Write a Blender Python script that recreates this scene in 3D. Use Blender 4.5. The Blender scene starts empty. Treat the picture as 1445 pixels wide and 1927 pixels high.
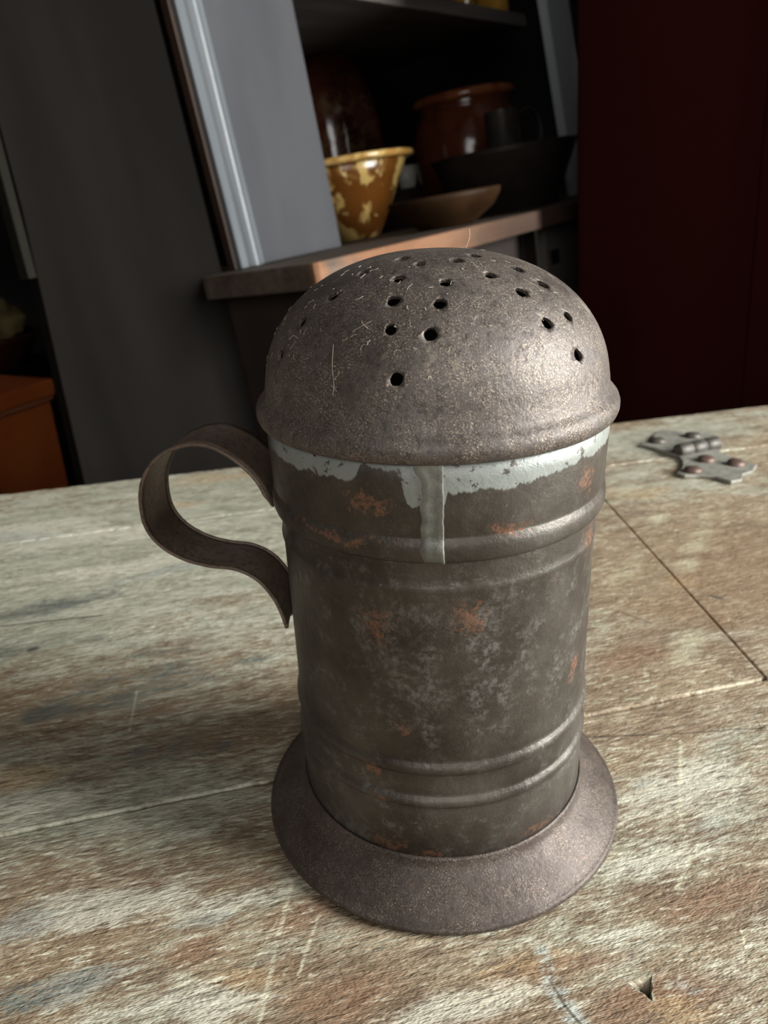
import bpy, bmesh, math, random
import numpy as np
from mathutils import Vector, Matrix, noise as mnoise

random.seed(7)
TZ = 0.75                                   # height of the table top above the floor
scene = bpy.context.scene

# ------------------------------------------------------------------ camera
F_PX, IW, IH = 1448.0, 1445.0, 1927.0
def _basis(pitch, roll, yaw):
    fw = Vector((math.sin(yaw)*math.cos(pitch), math.cos(yaw)*math.cos(pitch), -math.sin(pitch)))
    rt = Vector((math.cos(yaw), -math.sin(yaw), 0)); up = rt.cross(fw)
    c, s = math.cos(roll), math.sin(roll)
    return fw, rt*c + up*s, up*c - rt*s
CAM = Vector((0, -0.2313, TZ + 0.2154))
FW, RT, UP = _basis(math.radians(23.32), math.radians(-2.59), math.radians(-4.29))
cam_d = bpy.data.cameras.new('camera'); cam = bpy.data.objects.new('camera', cam_d)
scene.collection.objects.link(cam)
cam.matrix_world = Matrix(((RT.x, UP.x, -FW.x, CAM.x), (RT.y, UP.y, -FW.y, CAM.y), (RT.z, UP.z, -FW.z, CAM.z), (0, 0, 0, 1)))
cam_d.sensor_fit = 'HORIZONTAL'; cam_d.sensor_width = 36.0; cam_d.lens = 36.0*F_PX/IW
cam_d.clip_start = 0.01; cam_d.clip_end = 50
cam_d.dof.use_dof = True; cam_d.dof.focus_distance = 0.215; cam_d.dof.aperture_fstop = 26.0
scene.camera = cam
def ray(px, py): return FW + RT*((px-IW/2)/F_PX) - UP*((py-IH/2)/F_PX)
def at_z(px, py, z):                        # the point of height z (over the table top) seen at a pixel
    d = ray(px, py); t = (TZ + z - CAM.z)/d.z
    return CAM + d*t
def at_depth(px, py, dep): return CAM + ray(px, py)*dep

# ------------------------------------------------------------------ world, daylight, exposure
scene.view_settings.view_transform = 'Standard'; scene.view_settings.look = 'None'
scene.view_settings.gamma = 1.0; scene.view_settings.use_curve_mapping = False
scene.view_settings.exposure = 0.10
scene.cycles.adaptive_threshold = 0.03; scene.cycles.max_bounces = 4; scene.cycles.diffuse_bounces = 3; scene.cycles.glossy_bounces = 3
w = bpy.data.worlds.new('world'); scene.world = w; w.use_nodes = True
bg = w.node_tree.nodes['Background']; bg.inputs[0].default_value = (0.75, 0.86, 1.0, 1); bg.inputs[1].default_value = 0.8
WIN = dict(y0=-0.75, y1=0.30, z0=0.98, z1=2.15, x=1.70)       # window opening in the right wall
ld = bpy.data.lights.new('window_daylight', 'AREA'); ld.shape = 'RECTANGLE'
ld.size = WIN['z1']-WIN['z0']; ld.size_y = WIN['y1']-WIN['y0']; ld.energy = 165; ld.color = (0.97, 0.985, 0.97)
lo = bpy.data.objects.new('window_daylight', ld); scene.collection.objects.link(lo)
lo.location = (WIN['x']+0.16, (WIN['y0']+WIN['y1'])/2, (WIN['z0']+WIN['z1'])/2)
lo.rotation_euler = Vector((-1, 0, 0)).to_track_quat('-Z', 'Y').to_euler()
FILL_WIN = dict(x0=-0.50, x1=0.60, z0=1.15, z1=2.15, y=-1.70)     # unseen second window behind the camera, placed and sized as fill light for the cupboard
ld2 = bpy.data.lights.new('rear_window_fill', 'AREA'); ld2.shape = 'RECTANGLE'
ld2.size = FILL_WIN['x1']-FILL_WIN['x0']; ld2.size_y = FILL_WIN['z1']-FILL_WIN['z0']; ld2.energy = 16; ld2.color = (1.0, 0.97, 0.92)
lo2 = bpy.data.objects.new('rear_window_fill', ld2); scene.collection.objects.link(lo2)
lo2.location = ((FILL_WIN['x0']+FILL_WIN['x1'])/2, FILL_WIN['y']-0.16, (FILL_WIN['z0']+FILL_WIN['z1'])/2)
lo2.rotation_euler = Vector((0, 1, 0)).to_track_quat('-Z', 'Y').to_euler()

# ------------------------------------------------------------------ object helpers
def link(o): scene.collection.objects.link(o); return o
def tag(o, label=None, cat=None, group=None, kind=None):
    if label: o['label'] = label
    if cat: o['category'] = cat
    if group: o['group'] = group
    if kind: o['kind'] = kind
    return o
def thing(name, label, cat, M=None, group=None):
    o = bpy.data.objects.new(name, None); link(o); o.empty_display_size = 0.02
    if M is not None: o.matrix_world = M
    return tag(o, label, cat, group)
def mesh_obj(name, bm, mat, parent=None, smooth=False, M=None, recalc=True):
    if recalc: bmesh.ops.recalc_face_normals(bm, faces=bm.faces[:])
    me = bpy.data.meshes.new(name); bm.to_mesh(me); bm.free()
    me.materials.append(mat)
    if smooth: me.polygons.foreach_set('use_smooth', [True]*len(me.polygons))
    o = link(bpy.data.objects.new(name, me))
    if parent: o.parent = parent
    if M is not None: o.matrix_local = M
    return o
def add_box(bm, lo, hi, M=None, bevel=0.0):
    x0, y0, z0 = lo; x1, y1, z1 = hi
    vs = [bm.verts.new(p) for p in ((x0,y0,z0),(x1,y0,z0),(x1,y1,z0),(x0,y1,z0),(x0,y0,z1),(x1,y0,z1),(x1,y1,z1),(x0,y1,z1))]
    fs = [bm.faces.new([vs[i] for i in q]) for q in ((3,2,1,0),(4,5,6,7),(0,1,5,4),(1,2,6,5),(2,3,7,6),(3,0,4,7))]
    if bevel:
        es = list({e for f in fs for e in f.edges})
        r = bmesh.ops.bevel(bm, geom=es, offset=bevel, segments=2, affect='EDGES', profile=0.6)
        vs = list({v for v in vs if v.is_valid} | set(r['verts']))
    if M is not None: bmesh.ops.transform(bm, matrix=M, verts=vs)
    return vs
def box(name, lo, hi, mat, parent=None, bevel=0.0, M=None):
    bm = bmesh.new(); add_box(bm, lo, hi, None, bevel)
    return mesh_obj(name, bm, mat, parent, M=M)
def prism_bm(pts, d, bm=None):                # polygon of 3-D points, extruded by vector d
    bm = bm or bmesh.new(); d = Vector(d)
    a = [bm.verts.new(p) for p in pts]; b = [bm.verts.new(Vector(p)+d) for p in pts]
    bm.faces.new(a); bm.faces.new(b[::-1]); n = len(pts)
    for i in range(n): bm.faces.new((a[i], a[(i+1) % n], b[(i+1) % n], b[i]))
    return bm
def lathe_bm(prof, seg=96, wob=0.0, seed=0, a0=0.0, a1=2*math.pi, bm=None):
    bm = bm or bmesh.new(); full = abs(a1-a0-2*math.pi) < 1e-6
    n = seg if full else seg+1; rings = []
    for r, z in prof:
        if r < 1e-7: rings.append([bm.verts.new((0, 0, z))]); continue
        ring = []
        for i in range(n):
            a = a0+(a1-a0)*i/seg
            k = 1+wob*mnoise.noise(Vector((math.cos(a)*1.3+seed, math.sin(a)*1.3, z*22))) if wob else 1
            ring.append(bm.verts.new((r*k*math.cos(a), r*k*math.sin(a), z)))
        rings.append(ring)
    for A, B in zip(rings[:-1], rings[1:]):
        m = max(len(A), len(B)); steps = n if full else n-1
        for i in range(steps):
            j = (i+1) % n
            if len(A) == 1 and len(B) == 1: continue
            if len(A) == 1: bm.faces.new((A[0], B[j], B[i]))
            elif len(B) == 1: bm.faces.new((A[i], A[j], B[0]))
            else: bm.faces.new((A[i], A[j], B[j], B[i]))
    return bm
def lathe(name, prof, mat, parent=None, seg=96, wob=0.0, seed=0, M=None, recalc=True):
    return mesh_obj(name, lathe_bm(prof, seg, wob, seed), mat, parent, True, M, recalc)
def tube_bm(pts, rad, sides=8, bm=None):
    bm = bm or bmesh.new(); pts = [Vector(p) for p in pts]; rings = []
    rad = rad if isinstance(rad, (list, tuple)) else [rad]*len(pts)
    for i, p in enumerate(pts):
        t = (pts[min(i+1, len(pts)-1)]-pts[max(i-1, 0)]).normalized()
        u = t.cross(Vector((0.31, 0.17, 0.93))).normalized(); v = t.cross(u)
        rings.append([bm.verts.new(p+(u*math.cos(2*math.pi*k/sides)+v*math.sin(2*math.pi*k/sides))*rad[i]) for k in range(sides)])
    for A, B in zip(rings[:-1], rings[1:]):
        for k in range(sides): bm.faces.new((A[k], A[(k+1) % sides], B[(k+1) % sides], B[k]))
    bm.faces.new(rings[0][::-1]); bm.faces.new(rings[-1])
    return bm
def catmull(P, k=8):
    P = [np.array(p, float) for p in P]; Q = [2*P[0]-P[1]]+P+[2*P[-1]-P[-2]]; out = []
    for i in range(1, len(Q)-2):
        a, b, c, d = Q[i-1:i+3]
        for j in range(k):
            t = j/k
            out.append(0.5*((2*b)+(c-a)*t+(2*a-5*b+4*c-d)*t*t+(3*b-a-3*c+d)*t**3))
    out.append(P[-1]); return out
def boolean_cut(o, cutter):
    md = o.modifiers.new('cut', 'BOOLEAN'); md.operation = 'DIFFERENCE'; md.object = cutter; md.solver = 'EXACT'
    dg = bpy.context.evaluated_depsgraph_get(); dg.update()
    me = bpy.data.meshes.new_from_object(o.evaluated_get(dg))
    old = o.data; o.modifiers.clear(); o.data = me; me.name = old.name
    bpy.data.objects.remove(cutter, do_unlink=True)

# ------------------------------------------------------------------ material helpers
class N:
    """a small wrapper for building node materials"""
    def __init__(s, name):
        s.m = bpy.data.materials.new(name); s.m.use_nodes = True; s.t = s.m.node_tree; s.n = s.t.nodes; s.l = s.t.links
        s.b = s.n['Principled BSDF']; s.co = s.n.new('ShaderNodeTexCoord').outputs['Object']
    def set(s, node, i, v):
        if v is None: return
        if isinstance(v, bpy.types.NodeSocket): s.l.new(v, node.inputs[i])
        else:
            d = node.inputs[i].default_value
            if hasattr(d, '__len__') and len(d) == 4 and len(v) == 3: v = (*v, 1)
            node.inputs[i].default_value = v
    def math(s, op, a, b=None, c=None, clamp=False):
        x = s.n.new('ShaderNodeMath'); x.operation = op; x.use_clamp = clamp
        for i, v in enumerate((a, b, c)): s.set(x, i, v)
        return x.outputs[0]
    def vmath(s, op, a, b=None, out=0, scale=None):
        x = s.n.new('ShaderNodeVectorMath'); x.operation = op; s.set(x, 0, a); s.set(x, 1, b)
        if scale is not None: s.set(x, 3, scale)
        return x.outputs[out]
    def sc(s, v, k): return s.vmath('MULTIPLY', v, k)
    def noise(s, v, scale, detail=4, rough=0.55, dist=0.0, out=0):
        x = s.n.new('ShaderNodeTexNoise'); s.set(x, 'Vector', v); s.set(x, 'Scale', scale); s.set(x, 'Detail', detail)
        s.set(x, 'Roughness', rough); s.set(x, 'Distortion', dist); return x.outputs[out]
    def voro(s, v, scale, feature='F1'):
        x = s.n.new('ShaderNodeTexVoronoi'); x.feature = feature; s.set(x, 'Vector', v); s.set(x, 'Scale', scale); return x.outputs['Distance']
    def ss(s, v, a, b):                       # smooth step
        x = s.n.new('ShaderNodeMapRange'); x.interpolation_type = 'SMOOTHSTEP'; s.set(x, 0, v); s.set(x, 1, a); s.set(x, 2, b); return x.outputs[0]
    def mix(s, f, a, b, mode='MIX'):
        x = s.n.new('ShaderNodeMix'); x.data_type = 'RGBA'; x.blend_type = mode
        s.set(x, 0, f); s.set(x, 6, a); s.set(x, 7, b); return x.outputs[2]
    def ramp(s, f, stops):
        x = s.n.new('ShaderNodeValToRGB'); s.l.new(f, x.inputs[0]); e = x.color_ramp.elements
        while len(e) < len(stops): e.new(0.5)
        for k, (p, c) in zip(e, stops): k.position = p; k.color = (*c, 1)
        return x.outputs[0]
    def sep(s, v):
        x = s.n.new('ShaderNodeSeparateXYZ'); s.l.new(v, x.inputs[0]); return x.outputs
    def comb(s, x, y, z):
        c = s.n.new('ShaderNodeCombineXYZ'); s.set(c, 0, x); s.set(c, 1, y); s.set(c, 2, z); return c.outputs[0]
    def blob(s, v, c, r):                     # soft ellipsoidal patch round a point
        d = s.vmath('LENGTH', s.vmath('DIVIDE', s.vmath('SUBTRACT', v, c), r), out=1)
        return s.math('SUBTRACT', 1.0, s.ss(d, 0.15, 1.0))
    def seg(s, v, a, b, width):               # a thin line between two points
        a, b = Vector(a), Vector(b); d = b-a
        p = s.vmath('SUBTRACT', v, a)
        t = s.math('DIVIDE', s.vmath('DOT_PRODUCT', p, d, out=1), d.dot(d), clamp=True)
        q = s.vmath('SUBTRACT', p, s.vmath('SCALE', d, None, scale=t))
        return s.math('SUBTRACT', 1.0, s.ss(s.vmath('LENGTH', q, out=1), width*0.25, width))
    def maxof(s, L):
        r = L[0]
        for x in L[1:]: r = s.math('MAXIMUM', r, x)
        return r
    def bump(s, h, strength, dist, nrm=None):
        x = s.n.new('ShaderNodeBump'); s.set(x, 'Height', h); x.inputs['Strength'].default_value = strength; x.inputs['Distance'].default_value = dist
        if nrm is not None: s.l.new(nrm, x.inputs['Normal'])
        return x.outputs[0]
    def done(s, col=None, rough=None, metal=None, nrm=None, spec=None, coat=None):
        s.set(s.b, 'Base Color', col); s.set(s.b, 'Roughness', rough); s.set(s.b, 'Metallic', metal)
        s.set(s.b, 'Specular IOR Level', spec); s.set(s.b, 'Coat Weight', coat)
        if nrm is not None: s.l.new(nrm, s.b.inputs['Normal'])
        return s.m
def painted(name, c1, c2, scale=12, stretch=(1, 1, 1), rough=0.6, bump=0.2, chips=None, chip_amt=0.68, spec=0.4):
    m = N(name); v = m.sc(m.co, stretch)
    col = m.mix(m.ss(m.noise(v, scale, 5), 0.35, 0.65), c1, c2)
    if chips: col = m.mix(m.ss(m.noise(v, scale*3.1, 6, 0.65), chip_amt, chip_amt+0.06), col, chips)
    fine = m.noise(v, scale*9, 4)
    return m.done(col, rough, 0.0, m.bump(fine, bump, 0.002), spec)

# ------------------------------------------------------------------ the room
M_plaster = painted('old_plaster', (0.055, 0.05, 0.047), (0.075, 0.068, 0.062), 5, rough=0.9)
M_floor = painted('dark_floorboards', (0.05, 0.035, 0.025), (0.09, 0.06, 0.04), 6, (1, 8, 1), 0.6)
M_frame = painted('window_frame_paint', (0.45, 0.45, 0.43), (0.55, 0.55, 0.52), 8)
RX0, RX1, RY0, RY1, RZ = -1.10, 1.70, -1.70, 2.60, 2.45
T = 0.12
def struct(o): o['kind'] = 'structure'; return o
struct(box('floor', (RX0-T, RY0-T, -0.1), (RX1+T, RY1+T, 0), M_floor))
struct(box('ceiling', (RX0-T, RY0-T, RZ), (RX1+T, RY1+T, RZ+0.1), M_plaster))
struct(box('wall_left', (RX0-T, RY0, 0), (RX0, RY1, RZ), M_plaster))
struct(box('wall_back', (RX0-T, RY1, 0), (RX1+T, RY1+T, RZ), M_plaster))
bm = bmesh.new()
add_box(bm, (RX1, RY0, 0), (RX1+T, RY1, WIN['z0'])); add_box(bm, (RX1, RY0, WIN['z1']), (RX1+T, RY1, RZ))
add_box(bm, (RX1, RY0, WIN['z0']), (RX1+T, WIN['y0'], WIN['z1'])); add_box(bm, (RX1, WIN['y1'], WIN['z0']), (RX1+T, RY1, WIN['z1']))
struct(mesh_obj('wall_right', bm, M_plaster))
bm = bmesh.new()
add_box(bm, (RX0-T, RY0-T, 0), (RX1+T, RY0, FILL_WIN['z0'])); add_box(bm, (RX0-T, RY0-T, FILL_WIN['z1']), (RX1+T, RY0, RZ))
add_box(bm, (RX0-T, RY0-T, FILL_WIN['z0']), (FILL_WIN['x0'], RY0, FILL_WIN['z1'])); add_box(bm, (FILL_WIN['x1'], RY0-T, FILL_WIN['z0']), (RX1+T, RY0, FILL_WIN['z1']))
struct(mesh_obj('wall_front', bm, M_plaster))
def window(name, along, a0, a1, z0, z1, fixed):
    e = bpy.data.objects.new(name, None); link(e); e['kind'] = 'structure'
    def bar(n, u0, u1, w0, w1, d0, d1):
        if along == 'y': box(n, (fixed+d0, u0, w0), (fixed+d1, u1, w1), M_frame, e)
        else: box(n, (u0, fixed-d1, w0), (u1, fixed-d0, w1), M_frame, e)
    bar('window_frame', a0, a0+0.04, z0, z1, 0.01, 0.10); bar('window_frame', a1-0.04, a1, z0, z1, 0.01, 0.10)
    bar('window_frame', a0+0.04, a1-0.04, z0, z0+0.04, 0.01, 0.10); bar('window_frame', a0+0.04, a1-0.04, z1-0.04, z1, 0.01, 0.10)
    zm = (z0+z1)/2
    bar('sash_bar', a0+0.04, a1-0.04, zm-0.02, zm+0.02, 0.04, 0.08)
    for k in (1, 2):
        u = a0+(a1-a0)*k/3
        bar('muntin', u-0.01, u+0.01, z0+0.04, zm-0.02, 0.05, 0.07); bar('muntin', u-0.01, u+0.01, zm+0.02, z1-0.04, 0.05, 0.07)
window('window_1', 'y', WIN['y0'], WIN['y1'], WIN['z0'], WIN['z1'], RX1)
window('fill_window', 'x', FILL_WIN['x0'], FILL_WIN['x1'], FILL_WIN['z0'], FILL_WIN['z1'], RY0)  # frame for the added fill opening behind the camera

# dark red door standing open behind the table, a little out of plumb
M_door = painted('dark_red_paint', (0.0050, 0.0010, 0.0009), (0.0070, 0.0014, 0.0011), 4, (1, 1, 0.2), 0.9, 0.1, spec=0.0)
dd = bpy.data.objects.new('door_1', None); link(dd); dd['kind'] = 'structure'
def door_pt(k, z):                           # k = distance along the door, z = height above the floor
    edge = 0.2404-0.060*(z-0.63)
    return Vector((edge+k*0.985, 1.05-k*0.10, z))
ks = [0, 0.26, 0.55, 0.86]
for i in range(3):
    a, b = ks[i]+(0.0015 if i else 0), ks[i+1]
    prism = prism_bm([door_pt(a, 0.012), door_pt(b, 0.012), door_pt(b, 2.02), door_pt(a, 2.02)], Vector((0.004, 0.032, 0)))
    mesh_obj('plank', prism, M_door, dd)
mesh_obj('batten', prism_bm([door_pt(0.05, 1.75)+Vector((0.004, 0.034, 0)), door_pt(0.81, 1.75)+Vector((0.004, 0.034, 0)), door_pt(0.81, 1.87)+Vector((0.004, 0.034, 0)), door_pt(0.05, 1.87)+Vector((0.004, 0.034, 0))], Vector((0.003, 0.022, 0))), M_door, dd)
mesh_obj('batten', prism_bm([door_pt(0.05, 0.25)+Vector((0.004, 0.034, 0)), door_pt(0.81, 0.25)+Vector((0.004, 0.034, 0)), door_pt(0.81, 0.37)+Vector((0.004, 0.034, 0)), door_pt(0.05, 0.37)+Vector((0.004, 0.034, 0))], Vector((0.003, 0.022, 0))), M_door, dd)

# ------------------------------------------------------------------ the table
TA = math.radians(17.0)
M_tab = Matrix.Translation((0, 0, 0)) @ Matrix.Rotation(TA, 4, 'Z')
table = thing('table', 'old plank table with worn pale green and brown paint under the tin shaker', 'table', M_tab)
TI = M_tab.inverted()
def tp(px, py, z=0.0):                       # pixel -> point in the table's own frame
    return TI @ at_z(px, py, z)
# where older coats, stains, bare wood and browner tone show: centres as seen in the photograph, radii along / across the grain in metres
SPOTS = {
 'paint': [(150, 1020, .30, .17, .34), (330, 1150, .20, .14, .14), (1180, 830, .16, .06, .25), (200, 1540, .12, .035, .10), (1400, 1060, .13, .12, -.30)],
 'stain': [(100, 1140, .09, .022, 1), (60, 1215, .05, .02, 1), (230, 1300, .085, .030, 1), (330, 1420, .06, .014, 1), (90, 1600, .03, .008, 1), (150, 1840, .028, .012, 1), (40, 1880, .025, .014, 1), (340, 1265, .03, .012, 1), (290, 1225, .05, .014, .8), (20, 1060, .05, .012, .7), (480, 1240, .03, .012, .6)],
 'red': [(560, 1720, .026, .010, 1), (350, 1810, .016, .008, 1), (1000, 1815, .05, .007, 1), (1330, 1660, .04, .008, 1), (1250, 1880, .05, .012, 1), (640, 1860, .03, .012, 1), (300, 1340, .035, .010, .8), (1180, 1240, .04, .02, .9), (680, 1990, .06, .02, 1), (420, 1400, .05, .012, .7), (1140, 1600, .02, .005, .8)],
 'orange': [(420, 900, .08, .018, .8), (330, 950, .05, .015, .8), (480, 1840, .022, .006, 1), (900, 1850, .03, .006, 1), (1180, 930, .06, .02, .9), (60, 1470, .03, .012, 1), (1270, 1090, .02, .014, 1), (950, 1800, .03, .007, 1), (1290, 1920, .02, .008, 1)],
 'cream': [(180, 1010, .12, .025, 1), (300, 1060, .10, .02, 1), (60, 1000, .08, .03, 1), (1300, 1480, .045, .022, .9), (1240, 1600, .03, .008, 1), (200, 1700, .04, .012, 1), (380, 1905, .03, .008, 1), (620, 1570, .04, .008, .7), (840, 1880, .04, .01, 1), (420, 1700, .04, .008, .9), (100, 1520, .05, .010, .8), (1120, 1720, .03, .006, .9)],
 'blue': [(360, 1750, .020, .007, .9), (40, 1740, .02, .010, .9), (130, 1860, .03, .012, .9), (1360, 1560, .012, .006, .8), (1310, 1860, .010, .005, .8), (1230, 1470, .012, .006, .8), (300, 1085, .05, .012, .9), (20, 1020, .06, .02, .9)],
 'brown': [(1420, 1080, .11, .10, 1), (1330, 1150, .06, .05, 1)],  # browner area at the right-hand end
}
SMEARS = [((1195, 905), (1152, 948), .006), ((1262, 950), (1218, 1000), .007), ((1335, 970), (1285, 1075), .009), ((1200, 1050), (1155, 1100), .007), ((1310, 1180), (1280, 1240), .010)]
_smooth = lambda x, a, b: (lambda t: t*t*(3-2*t))(np.clip((x-a)/(b-a), 0, 1))
def coat_masks(ab):                           # ab: N x 2 array of table coordinates
    wp = np.array([tuple(mnoise.noise_vector(Vector((a*24, b*24, 0.3)))) for a, b in ab])[:, :2]*0.010
    wp += np.array([tuple(mnoise.noise_vector(Vector((a*30, b*90, 4.3)))) for a, b in ab])[:, :2]*0.005
    q = ab+wp; out = {}
    for k, L_ in SPOTS.items():
        m_ = np.zeros(len(ab))
        for px, py, rx, ry, wt in L_:
            c = tp(px, py); d = np.hypot((q[:, 0]-c.x)/rx, (q[:, 1]-c.y)/ry); g_ = (1-_smooth(d, 0.1, 1.0))*wt
            m_ = m_+g_ if k == 'paint' else np.maximum(m_, g_)
        out[k] = m_
    m_ = np.zeros(len(ab))
    for a, b, wd in SMEARS:
        A, B_ = np.array(tp(*a))[:2], np.array(tp(*b))[:2]; d = B_-A; t = np.clip(((ab-A) @ d)/(d @ d), 0, 1)
        m_ = np.maximum(m_, 1-_smooth(np.linalg.norm(ab-A-t[:, None]*d, axis=1), wd*0.2, wd))
    out['smear'] = m_
    return out
def table_material():
    m = N('worn_painted_planks'); co = m.co
    flat = m.sc(co, (1, 1, 0))
    def attr(n):
        x = m.n.new('ShaderNodeAttribute'); x.attribute_name = n; return x
    A1, A2 = attr('coats_a'), attr('coats_b')
    r1, r2 = m.sep(A1.outputs['Vector']), m.sep(A2.outputs['Vector'])
    stain, red, orange, paintb = r1[0], r1[1], r1[2], A1.outputs['Alpha']
    cream, blue, brown, smear = r2[0], r2[1], r2[2], A2.outputs['Alpha']
    wn = m.vmath('SUBTRACT', m.noise(flat, 24, 2, 0.6, out=1), (0.5, 0.5, 0.5))
    wv = m.vmath('ADD', flat, m.vmath('SCALE', wn, None, scale=0.030))
    wv2 = m.vmath('ADD', flat, m.vmath('SCALE', wn, None, scale=0.007))
    big = m.noise(m.sc(wv, (0.45, 1, 1)), 13, 4, 0.65)
    big2 = m.noise(m.sc(wv, (0.4, 1.2, 1)), 21, 4, 0.66)
    mid = m.noise(m.sc(wv2, (0.28, 1, 1)), 95, 6, 0.78)
    grain = m.noise(m.sc(wv2, (0.22, 1, 1)), 620, 3, 0.74)
    def P(px, py): q = tp(px, py); return (q.x, q.y, 0)
    wood = m.ramp(mid, [(0.25, (0.118, 0.075, 0.044)), (0.46, (0.220, 0.154, 0.095)), (0.60, (0.355, 0.278, 0.180)), (0.78, (0.52, 0.455, 0.32))])
    wood = m.mix(m.math('MULTIPLY', m.ss(big2, 0.42, 0.62), 0.55), wood, m.ramp(big2, [(0.3, (0.25, 0.145, 0.085)), (0.5, (0.33, 0.235, 0.135)), (0.7, (0.39, 0.315, 0.20))]))
    paint = m.ramp(mid, [(0.25, (0.215, 0.210, 0.150)), (0.48, (0.37, 0.365, 0.275)), (0.62, (0.50, 0.485, 0.385)), (0.8, (0.62, 0.595, 0.49))])
    pn = m.math('SUBTRACT', m.math('ADD', mid, grain), 1.0)
    pm = m.ss(m.math('ADD', m.math('ADD', big, paintb), m.math('MULTIPLY', pn, 0.42)), 0.44, 0.70)
    col = m.mix(pm, wood, paint)
    pn2 = m.math('MULTIPLY', pn, 1.5)
    def patch(col, k, colour, amt): return m.mix(m.math('MULTIPLY', m.ss(m.math('ADD', k, pn2), 0.22, 0.85), amt), col, colour)
    col = patch(col, red, (0.235, 0.132, 0.074), 0.75)
    col = patch(col, orange, (0.44, 0.295, 0.15), 0.55)
    col = patch(col, cream, (0.62, 0.59, 0.47), 0.70)
    col = patch(col, blue, (0.34, 0.36, 0.33), 0.50)
    pale = m.math('MULTIPLY', m.ss(grain, 0.54, 0.66), m.ss(big2, 0.32, 0.56))
    col = m.mix(m.math('MULTIPLY', pale, 0.70), col, (0.66, 0.62, 0.475))
    dkn = m.noise(m.sc(wv2, (0.3, 1, 1)), 90, 5, 0.78); dk = m.ss(dkn, 0.56, 0.72)
    col = m.mix(m.math('MULTIPLY', dk, m.math('ADD', 0.22, m.math('MULTIPLY', stain, 0.75))), col, (0.060, 0.060, 0.052))
    col = m.mix(m.math('MULTIPLY', m.math('MULTIPLY', m.ss(stain, 0.0, 0.4), m.ss(m.math('ADD', m.math('MULTIPLY', stain, 0.55), m.math('ADD', m.math('MULTIPLY', m.math('SUBTRACT', dkn, 0.5), 2.4), pn)), 0.25, 0.75)), 0.80), col, (0.098, 0.112, 0.098))
    col = m.mix(m.math('MULTIPLY', m.ss(grain, 0.50, 0.34), 0.50), col, (0.115, 0.080, 0.056))
    col = m.mix(m.math('MULTIPLY', brown, 0.55), col, m.mix(mid, (0.17, 0.095, 0.05), (0.28, 0.18, 0.10)))
    col = m.mix(m.math('MULTIPLY', m.math('MULTIPLY', smear, m.ss(mid, 0.36, 0.62)), 0.55), col, (0.54, 0.50, 0.34))
    dots = m.maxof([m.seg(flat, P(58, 1225), P(66, 1222), .0028), m.seg(flat, P(1340, 1122), P(1356, 1126), .0020)])
    col = m.mix(m.math('MULTIPLY', dots, 0.8), col, (0.05, 0.045, 0.045))
    yy = m.sep(co)[1]
    lip = m.math('MULTIPLY', m.seg(flat, P(-40, 1593), P(480, 1487), .0022), m.ss(yy, 0.0186, 0.0192))
    col = m.mix(m.math('MULTIPLY', lip, 0.75), col, (0.55, 0.55, 0.36))
    lip2 = m.math('MULTIPLY', m.seg(flat, P(1100, 1339), P(1450, 1277), .0013), m.ss(yy, 0.0238, 0.0226))
    col = m.mix(m.math('MULTIPLY', lip2, 0.65), col, (0.60, 0.54, 0.40))
    wob = m.vmath('ADD', flat, m.vmath('SCALE', wn, None, scale=0.0030))
    segs = [((548, 1655), (487, 1927), .0012), ((503, 1680), (488, 1712), .0007), ((522, 1730), (470, 1830), .0007), ((1278, 1395), (1282, 1560), .0011),
            ((1318, 1580), (1272, 1672), .0010), ((1392, 1750), (1412, 1820), .0006), ((250, 1660), (530, 1612), .0006), ((390, 1625), (398, 1655), .0006),
            ((258, 1300), (245, 1380), .0009), ((600, 1720), (560, 1840), .0009), ((115, 1755), (128, 1775), .0006)]
    sm = m.math('MULTIPLY', m.maxof([m.seg(wob, P(*a), P(*b), wd) for a, b, wd in segs]), m.ss(grain, 0.32, 0.60))
    col = m.mix(m.math('MULTIPLY', sm, 0.60), col, (0.66, 0.62, 0.45))
    fl = m.maxof([m.seg(wob, P(1020, 1790), P(1040, 1850), .0035), m.seg(wob, P(1040, 1850), P(1085, 1927), .0048)])
    col = m.mix(m.math('MULTIPLY', m.math('MULTIPLY', fl, m.ss(m.math('ADD', mid, grain), 0.85, 1.05)), 0.9), col, m.mix(mid, (0.30, 0.33, 0.27), (0.62, 0.64, 0.58)))
    cracks = [((1110, 1388), (1250, 1382), .0006), ((1250, 1382), (1440, 1368), .0006), ((1415, 1338), (1432, 1372), .0006), ((0, 1180), (190, 1160), .0012), ((1170, 1155), (1225, 1175), .0007), ((1038, 1845), (1062, 1890), .0009), ((1062, 1890), (1092, 1927), .0009)]
    cm = m.maxof([m.seg(wob, P(*a), P(*b), wd) for a, b, wd in cracks])
    col = m.mix(m.math('MULTIPLY', cm, 0.8), col, (0.05, 0.035, 0.025))
    h = m.noise(m.sc(flat, (0.27, 1, 1)), 420, 3, 0.80)
    return m.done(col, m.math('SUBTRACT', 0.62, m.math('MULTIPLY', pm, 0.10)), 0.0, m.bump(h, 0.85, 0.0017), 0.45)
M_table = table_material()
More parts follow.
